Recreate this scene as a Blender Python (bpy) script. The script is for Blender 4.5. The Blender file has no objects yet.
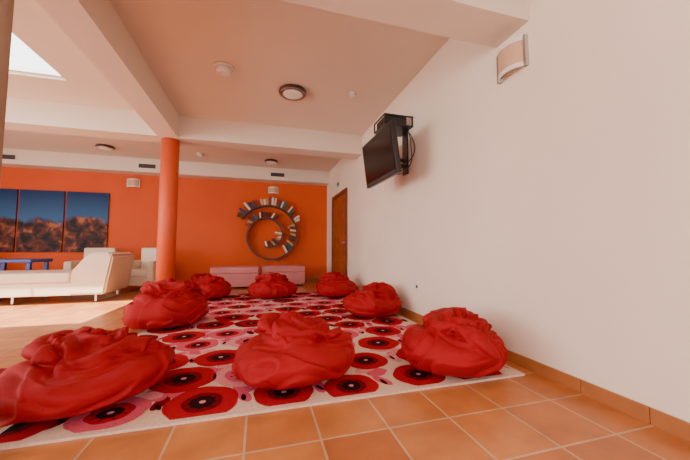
import bpy, bmesh, math, random
from mathutils import Vector, Matrix, noise
random.seed(7)
C = bpy.context.scene.collection
FPX=300.0; YAW=15.8; PITCH=3.8; H=0.85
W=1.86; YB=8.5; ZC=3.05; ZB=2.68; XL=-7.0; YR=-3.0

# ---------------------------------------------------------------- materials
def mat(name,col,rough=0.6,metal=0.0,nscale=0,namt=0.0,bump=0.0,bscale=40,emis=0,sheen=0,coat=0,spec=0.5):
    m=bpy.data.materials.new(name); m.use_nodes=True
    nt=m.node_tree; b=nt.nodes['Principled BSDF']
    b.inputs['Base Color'].default_value=(*col,1)
    b.inputs['Roughness'].default_value=rough
    b.inputs['Metallic'].default_value=metal
    b.inputs['Specular IOR Level'].default_value=spec
    if sheen:
        b.inputs['Sheen Weight'].default_value=sheen
        b.inputs['Sheen Roughness'].default_value=0.4
        b.inputs['Sheen Tint'].default_value=(1.0,0.1,0.1,1)
    if coat: b.inputs['Coat Weight'].default_value=coat
    if emis:
        b.inputs['Emission Color'].default_value=(*col,1); b.inputs['Emission Strength'].default_value=emis
    tc=nt.nodes.new('ShaderNodeTexCoord')
    if namt:
        n=nt.nodes.new('ShaderNodeTexNoise'); n.inputs['Scale'].default_value=nscale; n.inputs['Detail'].default_value=4
        nt.links.new(tc.outputs['Object'],n.inputs['Vector'])
        r=nt.nodes.new('ShaderNodeValToRGB')
        r.color_ramp.elements[0].position=.3; r.color_ramp.elements[1].position=.7
        r.color_ramp.elements[0].color=(*[c*(1-namt) for c in col],1)
        r.color_ramp.elements[1].color=(*[min(1,c*(1+namt)) for c in col],1)
        nt.links.new(n.outputs['Fac'],r.inputs['Fac']); nt.links.new(r.outputs['Color'],b.inputs['Base Color'])
    if bump:
        n=nt.nodes.new('ShaderNodeTexNoise'); n.inputs['Scale'].default_value=bscale; n.inputs['Detail'].default_value=3
        nt.links.new(tc.outputs['Object'],n.inputs['Vector'])
        bp=nt.nodes.new('ShaderNodeBump'); bp.inputs['Strength'].default_value=bump; bp.inputs['Distance'].default_value=.01
        nt.links.new(n.outputs['Fac'],bp.inputs['Height']); nt.links.new(bp.outputs['Normal'],b.inputs['Normal'])
    return m

M_wall=mat('plaster_cream',(.88,.77,.65),.85,nscale=1.2,namt=.03,bump=.08,bscale=60)
M_ceil=mat('ceiling_paint',(.78,.67,.56),.9,nscale=1,namt=.02,bump=.05,bscale=50)
M_orange=mat('orange_paint',(.66,.080,.006),.75,nscale=1.5,namt=.05,bump=.06,bscale=60)
M_colorange=mat('orange_column_paint',(.68,.090,.022),.5,nscale=2,namt=.04)
M_pillar=mat('beige_pillar_paint',(.32,.22,.16),.7,nscale=2,namt=.05)
M_white=mat('white_plastic',(.8,.76,.70),.4)
M_black=mat('black_plastic',(.010,.010,.011),.35)
M_screen=mat('tv_glass',(.003,.003,.004),.2,spec=.3)
M_steel=mat('brushed_steel',(.55,.55,.55),.3,metal=1)
M_dsteel=mat('grey_metal_band',(.07,.05,.045),.45,metal=.3)
M_cream=mat('cream_leather',(.74,.61,.46),.5,nscale=3,namt=.04,bump=.08,bscale=80)
M_blue=mat('blue_lacquer',(.01,.04,.28),.3)
M_wood=mat('door_wood',(.34,.075,.010),.45,nscale=9,namt=.25)
M_dwood=mat('door_frame_wood',(.20,.045,.010),.45,nscale=9,namt=.2)
M_lamp=mat('frosted_glass',(.75,.68,.58),.3,emis=.15)
M_amber=mat('sconce_glass',(.62,.40,.26),.35)
M_dring=mat('lamp_ring_metal',(.08,.055,.045),.35,metal=.6)
M_green=mat('exit_green',(.02,.35,.12),.5)
M_grille=mat('vent_dark',(.05,.045,.045),.6)
M_red=mat('red_corduroy',(.33,.0,.006),.66,nscale=5,namt=.12,bump=.3,bscale=170,sheen=.06,spec=.22)

def tile_mat(name,ts,ox,oy):
    m=bpy.data.materials.new(name); m.use_nodes=True; nt=m.node_tree; b=nt.nodes['Principled BSDF']
    tc=nt.nodes.new('ShaderNodeTexCoord'); mp=nt.nodes.new('ShaderNodeMapping')
    mp.inputs['Location'].default_value=(ox,oy,0)
    nt.links.new(tc.outputs['Object'],mp.inputs['Vector'])
    br=nt.nodes.new('ShaderNodeTexBrick'); br.offset=0; br.squash=1
    br.inputs['Scale'].default_value=1; br.inputs['Brick Width'].default_value=ts; br.inputs['Row Height'].default_value=ts
    br.inputs['Mortar Size'].default_value=.006; br.inputs['Mortar Smooth'].default_value=.2
    br.inputs['Color1'].default_value=(.50,.155,.038,1); br.inputs['Color2'].default_value=(.66,.26,.075,1)
    br.inputs['Mortar'].default_value=(.64,.44,.29,1)
    nt.links.new(mp.outputs[0],br.inputs['Vector'])
    n=nt.nodes.new('ShaderNodeTexNoise'); n.inputs['Scale'].default_value=5; n.inputs['Detail'].default_value=6
    nt.links.new(tc.outputs['Object'],n.inputs['Vector'])
    r=nt.nodes.new('ShaderNodeValToRGB'); r.color_ramp.elements[0].position=.3; r.color_ramp.elements[1].position=.7
    r.color_ramp.elements[0].color=(.72,.66,.60,1); r.color_ramp.elements[1].color=(1,1,1,1)
    nt.links.new(n.outputs['Fac'],r.inputs['Fac'])
    mx=nt.nodes.new('ShaderNodeMix'); mx.data_type='RGBA'; mx.blend_type='MULTIPLY'; mx.inputs[0].default_value=1
    nt.links.new(br.outputs['Color'],mx.inputs[6]); nt.links.new(r.outputs['Color'],mx.inputs[7])
    nt.links.new(mx.outputs[2],b.inputs['Base Color'])
    b.inputs['Roughness'].default_value=.33
    bp=nt.nodes.new('ShaderNodeBump'); bp.invert=True; bp.inputs['Strength'].default_value=.5; bp.inputs['Distance'].default_value=.004
    nt.links.new(br.outputs['Fac'],bp.inputs['Height']); nt.links.new(bp.outputs['Normal'],b.inputs['Normal'])
    return m
M_tile=tile_mat('terracotta_tiles',.33,.05,-1.38+.33*5)
M_base=mat('terracotta_skirting',(.40,.14,.040),.45,nscale=6,namt=.12)

# ---------------------------------------------------------------- helpers
def addobj(name,me,mats,parent=None,smooth=False):
    o=bpy.data.objects.new(name,me); C.objects.link(o)
    for m in (mats if isinstance(mats,(list,tuple)) else [mats]): me.materials.append(m)
    if parent: o.parent=parent
    if smooth:
        for p in me.polygons: p.use_smooth=True
    return o
def box(name,x0,x1,y0,y1,z0,z1,m,parent=None,bevel=0,seg=3):
    bm=bmesh.new(); bmesh.ops.create_cube(bm,size=1)
    for v in bm.verts:
        v.co=Vector(((x0+x1)/2+v.co.x*(x1-x0),(y0+y1)/2+v.co.y*(y1-y0),(z0+z1)/2+v.co.z*(z1-z0)))
    if bevel: bmesh.ops.bevel(bm,geom=bm.edges[:],offset=bevel,segments=seg,affect='EDGES',profile=.6)
    me=bpy.data.meshes.new(name); bm.to_mesh(me); bm.free()
    return addobj(name,me,m,parent,smooth=False)
def empty(name,loc=(0,0,0),rotz=0):
    o=bpy.data.objects.new(name,None); C.objects.link(o); o.location=loc; o.rotation_euler=(0,0,rotz); o.empty_display_size=.1
    return o
def cyl(name,cx,cy,z0,z1,r,m,parent=None,seg=48,r2=None,bevel=0,smooth=True,axis='Z'):
    bm=bmesh.new(); bmesh.ops.create_cone(bm,cap_ends=True,segments=seg,radius1=r,radius2=r if r2 is None else r2,depth=z1-z0)
    if bevel:
        es=[e for e in bm.edges if abs(e.verts[0].co.z-e.verts[1].co.z)<1e-5]
        bmesh.ops.bevel(bm,geom=es,offset=bevel,segments=3,affect='EDGES')
    for v in bm.verts: v.co.z+=(z0+z1)/2
    for v in bm.verts: v.co.x+=cx; v.co.y+=cy
    me=bpy.data.meshes.new(name); bm.to_mesh(me); bm.free()
    o=addobj(name,me,m,parent)
    if smooth:
        for p in me.polygons: p.use_smooth=len(p.vertices)<=4
    return o
def prism(name,pts,y0,y1,m,parent=None,bevel=0):
    bm=bmesh.new()
    a=[bm.verts.new((x,y0,z)) for x,z in pts]; b=[bm.verts.new((x,y1,z)) for x,z in pts]
    bm.faces.new(a); bm.faces.new(b[::-1]); n=len(pts)
    for i in range(n): bm.faces.new((a[i],b[i],b[(i+1)%n],a[(i+1)%n]))
    bmesh.ops.recalc_face_normals(bm,faces=bm.faces)
    if bevel: bmesh.ops.bevel(bm,geom=bm.edges[:],offset=bevel,segments=4,affect='EDGES')
    me=bpy.data.meshes.new(name); bm.to_mesh(me); bm.free()
    return addobj(name,me,m,parent)

# ---------------------------------------------------------------- room shell
box('floor',XL-.2,W+.2,YR-.2,YB+.2,-.15,0,M_tile)
box('wall_right',W,W+.2,YR-.2,YB+.2,0,ZC+.5,M_wall)
box('wall_back',XL-.2,W,YB,YB+.2,0,ZC+.5,M_orange)
def windowed_wall(name,axis,pos,a0,a1,wins,zs,m):
    par=empty(name); k=0
    def seg(u0,u1,z0,z1):
        nonlocal k; k+=1
        if axis=='Y': box(f'panel_{k}',pos[0],pos[1],u0,u1,z0,z1,m,par)
        else: box(f'panel_{k}',u0,u1,pos[0],pos[1],z0,z1,m,par)
    cur=a0
    for (u0,u1) in wins:
        seg(cur,u0,0,ZC+.5); seg(u0,u1,0,zs[0]); seg(u0,u1,zs[1],ZC+.5); cur=u1
    seg(cur,a1,0,ZC+.5)
    return par
WL=[(-2.0,0.2),(.8,3.0),(3.6,5.8)]; WR=[(-6.0,-3.6),(-2.9,-.5),(-.2,1.5)]
ZW=(.5,2.5)
windowed_wall('wall_left','Y',(XL-.2,XL),YR,YB,WL,ZW,M_wall)
windowed_wall('wall_rear','X',(YR-.2,YR),XL-.2,W,WR,ZW,M_wall)
n=0
for (u0,u1) in WL:
    n+=1; p=empty(f'window_{n}')
    for (c0,c1,z0,z1) in [(u0,u0+.06,*ZW),(u1-.06,u1,*ZW),((u0+u1)/2-.03,(u0+u1)/2+.03,*ZW),(u0,u1,ZW[0],ZW[0]+.06),(u0,u1,ZW[1]-.06,ZW[1])]:
        box('frame',XL-.12,XL-.06,c0,c1,z0,z1,M_white,p)
for (u0,u1) in WR:
    n+=1; p=empty(f'window_{n}')
    for (c0,c1,z0,z1) in [(u0,u0+.06,*ZW),(u1-.06,u1,*ZW),((u0+u1)/2-.03,(u0+u1)/2+.03,*ZW),(u0,u1,ZW[0],ZW[0]+.06),(u0,u1,ZW[1]-.06,ZW[1])]:
        box('frame',c0,c1,YR-.12,YR-.06,z0,z1,M_white,p)
# ceiling with skylight
SX0,SX1,SY0,SY1=-5.2,-2.46,2.9,4.62
cp=empty('ceiling')
box('slab_1',SX1,W,YR,YB,ZC,ZC+.08,M_ceil,cp)
box('slab_2',XL,SX0,YR,YB,ZC,ZC+.08,M_ceil,cp)
box('slab_3',SX0,SX1,YR,SY0,ZC,ZC+.08,M_ceil,cp)
box('slab_4',SX0,SX1,SY1,YB,ZC,ZC+.08,M_ceil,cp)
sk=empty('window_skylight')
for (a,b,c,d) in [(SX0,SX1,SY0,SY0+.03),(SX0,SX1,SY1-.03,SY1),(SX0,SX0+.03,SY0,SY1),(SX1-.03,SX1,SY0,SY1),(-3.85,-3.82,SY0,SY1)]:
    box('frame',a,b,c,d,ZC+.04,ZC+.08,M_white,sk)
# beams
box('trim_beam_near',XL,W,1.64,1.95,2.52,ZC,M_ceil)
box('trim_beam_far',XL,W,5.35,5.70,ZB,ZC,M_ceil)
box('trim_beam_long',-1.62,-1.32,1.95,5.35,ZB,ZC,M_ceil)
box('trim_bulkhead',XL,W,YB-.35,YB,2.72,ZC,M_ceil)
# columns
cyl('orange_column',-1.47,5.52,0,ZB,.135,M_colorange)
cyl('support_pillar',-1.165,1.56,0,2.52,.11,M_pillar)
# baseboards
def skirting(name,axis,pos,a0,a1,gaps=()):
    p=empty(name); u=a0; 
    while u<a1-.02:
        v=min(u+.33,a1)
        if not any(g0<(u+v)/2<g1 for g0,g1 in gaps):
            if axis=='Y': box('tile',pos-.012,pos,u+.002,v-.002,0,.08,M_base,p)
            else: box('tile',u+.002,v-.002,pos-.012,pos,0,.08,M_base,p)
        u+=.33
skirting('baseboard_right','Y',W,-2.9,YB-.01,[(6.4,7.75)])
skirting('baseboard_back','X',YB,XL+.01,W-.02)

# ---------------------------------------------------------------- door in right wall
d=empty('door_1')
dy0,dy1,dz=6.45,7.65,2.15
box('frame_near',W-.04,W+.0,dy0-.09,dy0,0,dz+.09,M_dwood,d,.006)
box('frame_far',W-.04,W+.0,dy1,dy1+.09,0,dz+.09,M_dwood,d,.006)
box('frame_head',W-.04,W+.0,dy0,dy1,dz,dz+.09,M_dwood,d,.006)
box('leaf',W-.02,W-.001,dy0,dy1,.01,dz,M_wood,d)
for i,(z0,z1) in enumerate([(.15,.62),(.72,1.35),(1.45,2.05)]):
    for j in range(2):
        a=dy0+.12+j*.52; box(f'panel_{i}_{j}',W-.032,W-.02,a,a+.42,z0,z1,M_wood,d,.008)
cyl('handle_rose',0,0,0,.02,.025,M_steel,d).matrix_local=Matrix.Translation((W-.04,dy0+.07,1.02))@Matrix.Rotation(-math.pi/2,4,'Y')@Matrix.Translation((0,0,-.01))
box('handle_lever',W-.075,W-.06,dy0+.06,dy0+.19,1.01,1.03,M_steel,d,.004)
box('handle_neck',W-.07,W-.02,dy0+.062,dy0+.078,1.012,1.028,M_steel,d,.003)
e=empty('exit_sign'); box('plate',W-.02,W,7.0,7.28,2.42,2.55,M_white,e,.004); box('pictogram',W-.023,W-.02,7.03,7.25,2.44,2.53,M_green,e)
e=empty('wall_socket'); box('plate',W-.012,W,3.27,3.36,.36,.45,M_white,e,.004); cyl('well',0,0,0,.004,.02,M_grille,e).matrix_local=Matrix.Translation((W-.012,3.315,.405))@Matrix.Rotation(-math.pi/2,4,'Y')

# vents
for x,w in [(-5.35,.4),(-2.65,.4),(.42,.4)]:
    v=empty('air_vent'); yy=YB-.35
    box('frame',x-w/2,x+w/2,yy-.012,yy,2.80,2.93,M_white,v,.003)
    box('void',x-w/2+.02,x+w/2-.02,yy-.014,yy-.011,2.815,2.915,M_grille,v)
    for i in range(5): box('louver',x-w/2+.02,x+w/2-.02,yy-.022,yy-.014,2.822+i*.02,2.828+i*.02,M_dring,v)

# ceiling lights
def ceil_lamp(x,y,r,z=ZC):
    l=empty('ceiling_lamp',(x,y,z))
    cyl('base',0,0,-.045,0,r,M_dring,l,bevel=.012)
    cyl('ring',0,0,-.052,-.045,r*.93,M_steel,l,bevel=.003)
    bm=bmesh.new(); bmesh.ops.create_uvsphere(bm,u_segments=40,v_segments=20,radius=1)
    bmesh.ops.delete(bm,geom=[v for v in bm.verts if v.co.z>.01],context='VERTS')
    for v in bm.verts: v.co=Vector((v.co.x*r*.70,v.co.y*r*.70,v.co.z*.02-.051))
    me=bpy.data.meshes.new('diffuser'); bm.to_mesh(me); bm.free(); addobj('diffuser',me,M_lamp,l,True)
ceil_lamp(.40,4.07,.19); ceil_lamp(-3.2,7.4,.17); ceil_lamp(.23,7.5,.16)
def detector(name,x,y,r,h=1):
    l=empty(name,(x,y,ZC))
    cyl('base',0,0,-.02*h,0,r,M_white,l,bevel=.005); cyl('body',0,0,-.06*h,-.02*h,r*.6,M_white,l,r2=r*.88,bevel=.006)
    cyl('sensor',0,0,-.075*h,-.06*h,r*.25,M_white,l)
detector('smoke_detector',-.46,3.75,.12,1.4); detector('smoke_detector',-1.35,7.4,.09); detector('motion_sensor',1.22,3.9,.06)

def sconce(x,y,z,rotz,w,h,dep):
    s=empty('sconce_lamp',(x,y,z),rotz)
    box('backplate',0,.015,-w*.45,w*.45,-h*.4,h*.4,M_white,s)
    def shell(name,w,h,dep,t,m,z0,z1):
        bm=bmesh.new(); N=20; ring=[]
        for i in range(N+1):
            a=-math.pi/2+math.pi*i/N
            o=Vector((math.cos(a)*dep,math.sin(a)*w/2,0)); inn=Vector((max(0,math.cos(a)*(dep-t)),math.sin(a)*(w/2-t),0))
            ring.append([bm.verts.new(o+Vector((0,0,z0))),bm.verts.new(o+Vector((0,0,z1))),bm.verts.new(inn+Vector((0,0,z1))),bm.verts.new(inn+Vector((0,0,z0)))])
        for i in range(N):
            for j in range(4): bm.faces.new((ring[i][j],ring[i+1][j],ring[i+1][(j+1)%4],ring[i][(j+1)%4]))
        bm.faces.new(ring[0]); bm.faces.new(ring[-1][::-1])
        bmesh.ops.recalc_face_normals(bm,faces=bm.faces)
        me=bpy.data.meshes.new(name); bm.to_mesh(me); bm.free(); addobj(name,me,m,s)
    shell('glass',w*.98,h,dep*.97,.008,M_amber,-h*.36,h*.36)
    shell('rim_top',w,h,dep,.012,M_white,h*.36,h*.5); shell('rim_bottom',w,h,dep,.012,M_white,-h*.5,-h*.36)
    for sg in (-1,1): box('bracket',.0,.03,sg*w*.5-.012,sg*w*.5+.012,-h*.5,h*.5,M_steel,s)
sconce(W,1.79,2.31,math.pi,.25,.23,.09)
sconce(-3.04,YB,2.50,-math.pi/2,.26,.2,.1)
sconce(.33,YB,2.50,-math.pi/2,.26,.18,.1)

# ---------------------------------------------------------------- paintings
def pic_mat():
    m=bpy.data.materials.new('canyon_print'); m.use_nodes=True; nt=m.node_tree; b=nt.nodes['Principled BSDF']
    tc=nt.nodes.new('ShaderNodeTexCoord'); sp=nt.nodes.new('ShaderNodeSeparateXYZ'); nt.links.new(tc.outputs['Object'],sp.inputs[0])
    n=nt.nodes.new('ShaderNodeTexNoise'); n.inputs['Scale'].default_value=1.8; n.inputs['Detail'].default_value=8; nt.links.new(tc.outputs['Object'],n.inputs['Vector'])
    ma=nt.nodes.new('ShaderNodeMath'); ma.operation='MULTIPLY_ADD'; ma.inputs[1].default_value=.7; nt.links.new(n.outputs['Fac'],ma.inputs[0]); nt.links.new(sp.outputs['Z'],ma.inputs[2])
    gt=nt.nodes.new('ShaderNodeMapRange'); gt.inputs[1].default_value=1.84; gt.inputs[2].default_value=1.94; nt.links.new(ma.outputs[0],gt.inputs[0])
    sky=nt.nodes.new('ShaderNodeMapRange'); sky.inputs[1].default_value=1.3; sky.inputs[2].default_value=2.2; nt.links.new(sp.outputs['Z'],sky.inputs[0])
    r1=nt.nodes.new('ShaderNodeValToRGB'); r1.color_ramp.elements[0].color=(.04,.15,.34,1); r1.color_ramp.elements[1].color=(.004,.024,.11,1); nt.links.new(sky.outputs[0],r1.inputs[0])
    n2=nt.nodes.new('ShaderNodeTexNoise'); n2.inputs['Scale'].default_value=6; n2.inputs['Detail'].default_value=10; n2.inputs['Distortion'].default_value=.4; nt.links.new(tc.outputs['Object'],n2.inputs['Vector'])
    r2=nt.nodes.new('ShaderNodeValToRGB'); cr=r2.color_ramp; cr.elements[0].position=.38; cr.elements[0].color=(.006,.003,.006,1); cr.elements[1].position=.70; cr.elements[1].color=(.45,.14,.05,1)
    q=cr.elements.new(.54); q.color=(.11,.022,.012,1)
    nt.links.new(n2.outputs['Fac'],r2.inputs[0])
    mx=nt.nodes.new('ShaderNodeMix'); mx.data_type='RGBA'; nt.links.new(gt.outputs[0],mx.inputs[0]); nt.links.new(r2.outputs[0],mx.inputs[6]); nt.links.new(r1.outputs[0],mx.inputs[7])
    nt.links.new(mx.outputs[2],b.inputs['Base Color']); b.inputs['Roughness'].default_value=.5; b.inputs['Specular IOR Level'].default_value=.2
    return m
M_pic=pic_mat()
for x0 in (-6.13,-5.25,-4.37):
    box('canyon_painting',x0,x0+.84,YB-.04,YB-.002,.80,2.22,M_pic,None,.004)

# ---------------------------------------------------------------- spiral bookshelf
def spiral_shelf():
    par=empty('spiral_bookshelf',(.27,YB,1.25))
    bm=bmesh.new(); N=170; T=1.70; t0=math.radians(150)
    def R(s): return .84-.56*s**1.0
    def A(s): return t0-2*math.pi*T*s
    def CC(s): return Vector((-.10*s,0,-.02*s))
    rings=[]
    for i in range(N+1):
        s=i/N; r=R(s); a=A(s); c,si=math.cos(a),math.sin(a); o=CC(s)
        q=[]
        for rr,y in ((r,-.24),(r+.03,-.24),(r+.03,-.01),(r,-.01)): q.append(bm.verts.new((o.x+c*rr,y,o.z+si*rr)))
        rings.append(q)
    for i in range(N):
        for j in range(4): bm.faces.new((rings[i][j],rings[i+1][j],rings[i+1][(j+1)%4],rings[i][(j+1)%4]))
    bm.faces.new(rings[0]); bm.faces.new(rings[-1][::-1]); bmesh.ops.recalc_face_normals(bm,faces=bm.faces)
    me=bpy.data.meshes.new('band'); bm.to_mesh(me); bm.free(); addobj('band',me,M_dsteel,par)
    cols=[(.75,.66,.5),(.6,.40,.12),(.015,.015,.02),(.02,.08,.12),(.35,.02,.02),(.5,.30,.14),(.04,.13,.07),(.78,.70,.56),(.10,.03,.015),(.02,.04,.15),(.80,.74,.62)]
    mats=[mat(f'book_cover_{i}',c,.6) for i,c in enumerate(cols)]
    bm=bmesh.new()
    def book(ang,r0,out,h,t,m,o,tilt):
        c=Matrix.Rotation(-(ang-math.pi/2),4,'Y')
        g=bmesh.ops.create_cube(bm,size=1)
        for v in g['verts']:
            p=Vector((v.co.x*t,0,(v.co.z+.5)*h if out else (v.co.z-.5)*h)); p=Matrix.Rotation(tilt,3,'Y')@p
            p+=Vector((0,-.13+v.co.y*.17,r0)); v.co=c@p+o
        for f in {f for v in g['verts'] for f in v.link_faces}: f.material_index=m
    s=.0; tilt=0
    while s<.985:
        r=R(s); a=A(s)%(2*math.pi); sn=math.sin(a); cs=math.cos(a); first=s*T<.97
        t=random.uniform(.035,.065)
        if random.random()<.22: tilt=random.choice([-.32,0,0,.32])
        if first: dense=(sn>.55) or (cs>.55 and sn>-.75)
        else: dense=(sn<.2) or (sn>.5 and cs<.3)
        if dense:
            out= sn>.45
            h=random.uniform(.14,.24) if first else random.uniform(.12,.19)
            if out: book(a,r+.033,True,h,t,random.randrange(len(cols)),CC(s),tilt)
            else:   book(a,r-.003,False,h,t*.8,random.randrange(len(cols)),CC(s),tilt)
        s+=(t+.008)/(r*2*math.pi*T)*(1.0 if random.random()<.88 else 2.2)
    me=bpy.data.meshes.new('books'); bm.to_mesh(me); bm.free(); addobj('books',me,mats,par)
spiral_shelf()

# ---------------------------------------------------------------- television on swing arm
tv=empty('wall_television',(1.37,3.38,1.975))
tv.rotation_euler=(0,math.radians(-7),math.radians(1))
box('body',.0,.06,-.46,.46,-.29,.29,M_black,tv,.012)
box('rear_housing',.06,.10,-.34,.34,-.2,.18,M_black,tv,.012)
box('screen',-.003,.0,-.425,.425,-.24,.26,M_screen,tv)
box('speaker_bar',-.006,.0,-.42,.42,-.28,-.25,M_grille,tv)
box('vesa_plate',.10,.115,-.12,.12,-.12,.12,M_dsteel,tv)
mt=empty('television_bracket')
box('wall_plate',W-.02,W,3.5,3.64,1.85,2.45,M_black,mt,.004)
box('arm_lower',1.49,W-.02,3.5,3.55,1.93,1.97,M_black,mt,.004)
box('arm_upper',1.50,W-.02,3.58,3.62,2.03,2.07,M_black,mt,.004)
box('shelf',1.46,W-.0,3.36,3.72,2.42,2.435,M_black,mt,.003)
box('shelf_rail_1',1.46,1.475,3.36,3.72,2.54,2.555,M_black,mt)
box('shelf_rail_2',1.46,W,3.36,3.375,2.54,2.555,M_black,mt)
for px,py in((1.46,3.36),(1.46,3.705),(1.84,3.36),(1.84,3.705)): box('post',px,px+.015,py,py+.015,2.42,2.555,M_black,mt)
box('media_player',1.49,1.78,3.385,3.69,2.436,2.55,M_black,mt,.006)
def cable(pts,name,par):
    cu=bpy.data.curves.new(name,'CURVE'); cu.dimensions='3D'; cu.bevel_depth=.006; sp=cu.splines.new('BEZIER'); sp.bezier_points.add(len(pts)-1)
    for b,p in zip(sp.bezier_points,pts): b.co=p; b.handle_left_type=b.handle_right_type='AUTO'
    o=bpy.data.objects.new(name,cu); C.objects.link(o); cu.materials.append(M_black); o.parent=par
cable([(1.80,3.42,2.44),(1.82,3.36,2.2),(1.74,3.32,1.85),(1.6,3.4,1.8),(1.48,3.45,1.95)],'cable_1',mt)
cable([(1.80,3.5,2.44),(1.84,3.38,2.3),(1.8,3.3,2.0),(1.65,3.4,1.9),(1.48,3.45,2.0)],'cable_2',mt)

# ---------------------------------------------------------------- rug
RX0,RX1,RY0,RY1=-1.15,1.74,1.68,6.15
def rug():
    cols={'cream':(.76,.57,.46),'red':(.42,.003,.014),'crim':(.18,.001,.008),'dark':(.02,.001,.004),'pink':(.66,.09,.16),'lpink':(.76,.28,.30)}
    keys=list(cols); mats=[mat('rug_'+k,cols[k],.95,nscale=60,namt=.10,bump=.5,bscale=220,spec=.1) for k in keys]
    bm=bmesh.new()
    g=bmesh.ops.create_cube(bm,size=1)
    for v in g['verts']: v.co=Vector(((RX0+RX1)/2+v.co.x*(RX1-RX0),(RY0+RY1)/2+v.co.y*(RY1-RY0),.0075+v.co.z*.013))
    def clip(poly):
        for ax,lim,sg in ((0,RX0+.03,1),(0,RX1-.03,-1),(1,RY0+.03,1),(1,RY1-.03,-1)):
            out=[]
            for i in range(len(poly)):
                a,b=poly[i-1],poly[i]; ia=(a[ax]-lim)*sg>=0; ib=(b[ax]-lim)*sg>=0
                if ia!=ib:
                    t=(lim-a[ax])/(b[ax]-a[ax]); out.append((a[0]+(b[0]-a[0])*t,a[1]+(b[1]-a[1])*t))
                if ib: out.append(b)
            poly=out
            if len(poly)<3: return None
        return poly
    def shape(cx,cy,rx,ry,k,lay,rot=0,petal=0,np=8,N=48):
        pl=[]
        for i in range(N):
            a=2*math.pi*i/N; s=1+petal*(abs(math.cos(np*a/2))-.6)
            x,y=rx*s*math.cos(a),ry*s*math.sin(a)
            pl.append((cx+x*math.cos(rot)-y*math.sin(rot),cy+x*math.sin(rot)+y*math.cos(rot)))
        pl=clip(pl)
        if not pl: return
        f=bm.faces.new([bm.verts.new((x,y,.0142+.0005*lay)) for x,y in pl]); f.material_index=keys.index(k)
    rnd=random.Random(11); P=.43; row=0; y=RY0+.17
    while y<RY1+.2:
        off=(row%2)*P/2; x=RX0+.02+off-P
        while x<RX1+P:
            cx=x+rnd.uniform(-.035,.035); cy=y+rnd.uniform(-.03,.03); r=rnd.uniform(.17,.21)
            t=rnd.random()
            if t<.50: seq=[('red',1,.06),('crim',.55,.06),('dark',.36,.12),('lpink',.09,0)]
            elif t<.76: seq=[('pink',1,.06),('red',.60,.06),('dark',.34,.12),('lpink',.09,0)]
            elif t<.86: seq=[('crim',1,.06),('red',.66,.06),('dark',.34,.12),('pink',.10,0)]
            else: seq=[('lpink',1,.06),('pink',.66,.06),('dark',.30,.12)]
            rot=rnd.uniform(0,3); np=rnd.choice([4,5,5,6])
            for i,(k,s,p) in enumerate(seq): shape(cx,cy,r*s,r*s*.95,k,3+i,rot,p,np if p<.1 else 9)
            for q in range(9):
                a=q*math.pi*2/9+rot; shape(cx+r*.46*math.cos(a),cy+r*.44*math.sin(a),.008,.008,'dark',7,0,0,8,10)
            shape(cx+P/2,cy+rnd.uniform(-.05,.05),.035,.085,rnd.choice(['crim','pink','lpink','pink']),1,rnd.uniform(-.5,.5))
            shape(cx+P/2,cy,.014,.04,'dark',2,rnd.uniform(-.5,.5))
            for q in range(7): shape(cx+P/2+rnd.uniform(-.10,.10),cy+rnd.uniform(.06,.30),.065,.045,rnd.choice(['pink','lpink','lpink','pink']),1.3+q*.1,rnd.uniform(-1.5,1.5))
            x+=P
        y+=.36; row+=1
    me=bpy.data.meshes.new('floral_rug'); bm.to_mesh(me); bm.free(); addobj('floral_rug',me,mats)
rug()
RZ=.0175

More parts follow.
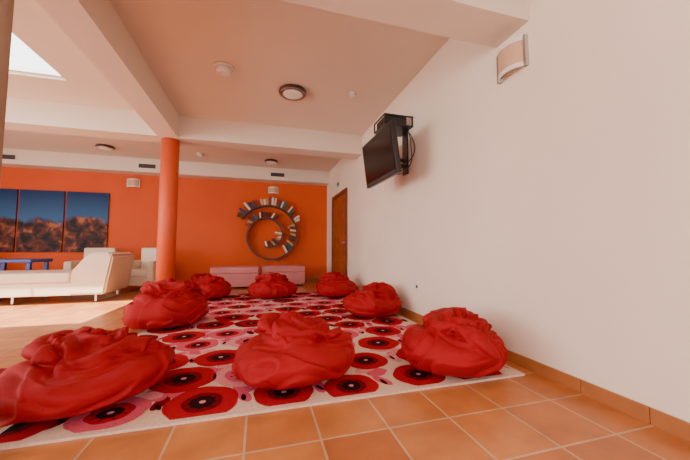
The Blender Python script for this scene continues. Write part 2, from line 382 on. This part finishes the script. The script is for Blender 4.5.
# ---------------------------------------------------------------- bean bags
def sst(a,b,x):
    t=max(0,min(1,(x-a)/(b-a))); return t*t*(3-2*t)
def saw(x,e=.12):
    f=x-math.floor(x)          # gentle rise then a quick drop: one layer of cloth lapping over the next
    return (f/(1-e)) if f<1-e else (1-sst(1-e,1,f))
def beanbag(cx,cy,R,top,seed,rot,vox=.009):
    rnd=random.Random(seed); bm=bmesh.new()
    def ell(c,s,sub=2,rz=0,rx=0):
        g=bmesh.ops.create_icosphere(bm,subdivisions=sub,radius=1); m=Matrix.Rotation(rz,3,'Z')@Matrix.Rotation(rx,3,'X')
        for v in g['verts']: v.co=m@Vector((v.co.x*s[0],v.co.y*s[1],v.co.z*s[2]))+Vector(c)
    g=bmesh.ops.create_icosphere(bm,subdivisions=5,radius=1)
    for v in g['verts']:
        x,y,z=v.co; h=math.hypot(x,y) or 1e-6
        if z>0: hh=h**.75; zz=z*(top-.14-.13)+.14
        else: hh=h**.46; zz=z*.14+.14
        k=hh/h; v.co=Vector((x*k*R,y*k*R*.95,zz))
    ax=rnd.uniform(0,6.28); cxo,cyo=.12*R*math.cos(ax),.12*R*math.sin(ax)
    def roll(P0,P1,P2,th0,th1,flat=.8,n=30):
        for i in range(n):
            t=i/(n-1); p=P0*(1-t)**2+P1*2*t*(1-t)+P2*t*t
            e=.35+.65*math.sin(math.pi*min(1,max(0,.06+.88*t)))**.7; th=(th0*(1-t)+th1*t)*e
            ell(p,(th,th,th*flat),2)
    def pt(rr,a,z): return Vector((cxo+R*rr*math.cos(a),cyo+R*rr*math.sin(a),z))
    z1=top-.07
    ell(pt(0,0,z1-.06),(.58*R,.50*R,.085),3,ax,.12)
    roll(pt(.66,ax,z1-.08),pt(.80,ax+1.35,z1+.03),pt(.50,ax+2.7,z1-.04),.055,.08)
    roll(pt(.60,ax+3.0,z1-.08),pt(.80,ax+4.3,z1+.0),pt(.45,ax+5.7,z1-.03),.07,.055)
    roll(pt(.50,ax+.5,z1-.03),pt(.0,ax+1.6,z1+.08),pt(.60,ax+3.6,z1-.07),.050,.065)
    roll(pt(.40,ax+4.0,z1-.02),pt(.75,ax+4.4,z1-.03),pt(.95,ax+4.8,z1-.17),.07,.05,.7)
    me=bpy.data.meshes.new('tmp'); bm.to_mesh(me); bm.free()
    o=bpy.data.objects.new('tmp',me); C.objects.link(o)
    r=o.modifiers.new('r','REMESH'); r.mode='VOXEL'; r.voxel_size=vox
    s=o.modifiers.new('s','SMOOTH'); s.factor=.5; s.iterations=3
    dg=bpy.context.evaluated_depsgraph_get(); me2=bpy.data.meshes.new_from_object(o.evaluated_get(dg)); bpy.data.objects.remove(o)
    bm=bmesh.new(); bm.from_mesh(me2); bm.normal_update()
    so=Vector((seed*3.1,seed*1.7,seed*.9)); disp=[]
    sg=rnd.choice([-1,1])
    for v in bm.verts:
        p=v.co; x,y=p.x-cxo,p.y-cyo; rho=math.hypot(x,y)/R; a=math.atan2(y,x)*sg
        N1=noise.noise(p*3.2+so); N2=noise.noise(p*3.2+so+Vector((9,3,0))); N3=noise.noise(p*6.5+so*2)
        crown=sst(.92,.62,rho)*sst(.16,.24,p.z)
        f1=2*a/(2*math.pi)+2.4*rho+1.3*N1+.3*N3
        f2=5*a/(2*math.pi)+1.4*rho+2.2*N2+.5*N3
        f3=7*a/(2*math.pi)+1.2*rho+1.0*p.z*4+2.4*N1
        f4=p.z*7+1.8*N2+1*a/(2*math.pi)
        fade=.35+.65*sst(-.35,.25,noise.noise(p*2.4+so*3))
        fade2=sst(-.25,.2,noise.noise(p*2.7+so*5))
        d=crown*(.046*(saw(f1,.08)-.5)+.026*fade*(saw(f2,.12)-.5))
        body=(1-crown)*sst(.01,.06,p.z)
        d+=body*(.028*fade2*(saw(f3,.13)-.6)+.022*(1-fade2)*(saw(f4,.13)-.5))
        d+=(.024*N1+.008*N3)*sst(0,.05,p.z)
        disp.append(v.co+v.normal*d)
    for v,c in zip(bm.verts,disp): v.co=c
    bmesh.ops.smooth_vert(bm,verts=bm.verts,factor=.25,use_axis_x=True,use_axis_y=True,use_axis_z=True)
    mn=min(v.co.z for v in bm.verts)
    for v in bm.verts: v.co.z-=mn
    bm.to_mesh(me2); bm.free(); me2.name='bean_bag'
    o=addobj('bean_bag',me2,M_red,None,True); o.location=(cx,cy,RZ+.001); o.rotation_euler=(0,0,rot)
beanbag(-.95,2.12,.43,.37,3,0.3)
beanbag(.24,2.12,.41,.385,1,.6)
beanbag(1.36,1.94,.37,.41,2,.2)
beanbag(-.98,3.84,.42,.50,4,.7)
beanbag(1.42,3.70,.38,.41,5,1.9,.012)
beanbag(-.89,5.72,.42,.43,6,2.7,.012)
beanbag(.24,5.55,.42,.43,7,.2,.012)
beanbag(1.36,5.35,.40,.42,8,1.1,.012)

# ---------------------------------------------------------------- pink ottoman benches
M_q=mat('mauve_pink_fabric',(.60,.21,.22),.85,nscale=3,namt=.06,bump=.3,bscale=150)
for x0,y0 in ((-1.02,7.0),(.04,7.15)):
    o=empty('pink_ottoman')
    box('base',x0,x0+1.0,y0,y0+.6,.04,.33,M_q,o,.02); box('cushion',x0-.005,x0+1.005,y0-.005,y0+.605,.33,.47,M_q,o,.04,4)
    for a in (.06,.9):
        for b in (.06,.5): box('foot',x0+a,x0+a+.04,y0+b,y0+b+.04,0,.04,M_black,o)

# ---------------------------------------------------------------- chaise / lounge sofa
ch=empty('chaise_lounge',(-.16,0,0))
Y0,Y1=5.80,6.75
box('seat_base',-4.7,-2.70,Y0,Y1,.13,.33,M_cream,ch,.02)
box('seat_cushion_1',-4.7,-3.72,Y0,Y1,.33,.49,M_cream,ch,.035,4)
box('seat_cushion_2',-3.715,-2.74,Y0,Y1,.33,.49,M_cream,ch,.035,4)
prism('backrest',[(-2.74,.13),(-2.26,.13),(-2.16,.76),(-2.22,.81),(-2.46,.81),(-2.54,.76),(-2.74,.49)],Y0,Y1,M_cream,ch,.03)
for x in (-4.6,-3.5,-2.42):
    for y in (Y0+.08,Y1-.1): box('leg',x,x+.03,y,y+.03,0,.15,M_steel,ch)
    box('rail',x,x+.03,Y0+.08,Y1-.07,.0,.02,M_steel,ch)

def armchair(cx,cy,rz,w=.82,dp=.8):
    a=empty('cream_armchair',(cx,cy,0),rz)
    box('seat_base',-w/2+.12,w/2-.12,-dp/2,dp/2-.15,.12,.30,M_cream,a,.02)
    box('seat_cushion',-w/2+.13,w/2-.13,-dp/2-.01,dp/2-.17,.30,.44,M_cream,a,.04,4)
    box('arm_1',-w/2,-w/2+.13,-dp/2,dp/2,.10,.62,M_cream,a,.035,4); box('arm_2',w/2-.13,w/2,-dp/2,dp/2,.10,.62,M_cream,a,.035,4)
    box('back',-w/2+.125,w/2-.125,dp/2-.18,dp/2,.12,.90,M_cream,a,.04,4)
    for x in (-w/2+.05,w/2-.09):
        for y in (-dp/2+.05,dp/2-.09): box('foot',x,x+.04,y,y+.04,0,.11,M_steel,a)
armchair(-3.40,7.72,.15); armchair(-2.38,7.50,-.25,.78); armchair(-5.75,7.65,.4)
t=empty('blue_coffee_table',(-4.38,7.1,0))
box('top',-.40,.40,-.3,.3,.62,.68,M_blue,t,.012)
for x in (-.36,.30):
    for y in (-.26,.2): box('leg',x,x+.06,y,y+.06,0,.62,M_blue,t,.006)
box('lower_shelf',-.34,.34,-.24,.24,.24,.27,M_blue,t,.006)

# ---------------------------------------------------------------- lights
def area(name,loc,rot,sx,sy,p,col):
    l=bpy.data.lights.new(name,'AREA'); l.shape='RECTANGLE'; l.size=sx; l.size_y=sy; l.energy=p; l.color=col
    o=bpy.data.objects.new(name,l); C.objects.link(o); o.location=loc; o.rotation_euler=rot
for i,(u0,u1) in enumerate(WL): area(f'daylight_left_{i}',(XL-.04,(u0+u1)/2,1.5),(0,math.radians(-90),0),1.9,u1-u0-.1,(45,140,30)[i],(1,.93,.82))
for i,(u0,u1) in enumerate(WR): area(f'daylight_rear_{i}',((u0+u1)/2,YR-.04,1.5),(math.radians(90),0,0),u1-u0-.1,1.9,(55,12,5)[i],(1,.93,.82))
sun=bpy.data.lights.new('sun','SUN'); sun.energy=22; sun.angle=.01; sun.color=(1,.92,.80)
so=bpy.data.objects.new('sun',sun); C.objects.link(so); so.rotation_euler=Vector((.5,1.3,-3.05)).to_track_quat('-Z','Y').to_euler()
w=bpy.data.worlds.new('sky'); bpy.context.scene.world=w; w.use_nodes=True
bg=w.node_tree.nodes['Background']; bg.inputs[0].default_value=(.95,.95,1,1); bg.inputs[1].default_value=5.0

# ---------------------------------------------------------------- camera
cam=bpy.data.cameras.new('camera'); cam.sensor_width=36; cam.lens=FPX/690*36; cam.clip_start=.02
co=bpy.data.objects.new('camera',cam); C.objects.link(co); co.location=(0,0,H)
co.rotation_euler=(math.radians(90+PITCH),0,math.radians(-YAW))
bpy.context.scene.camera=co
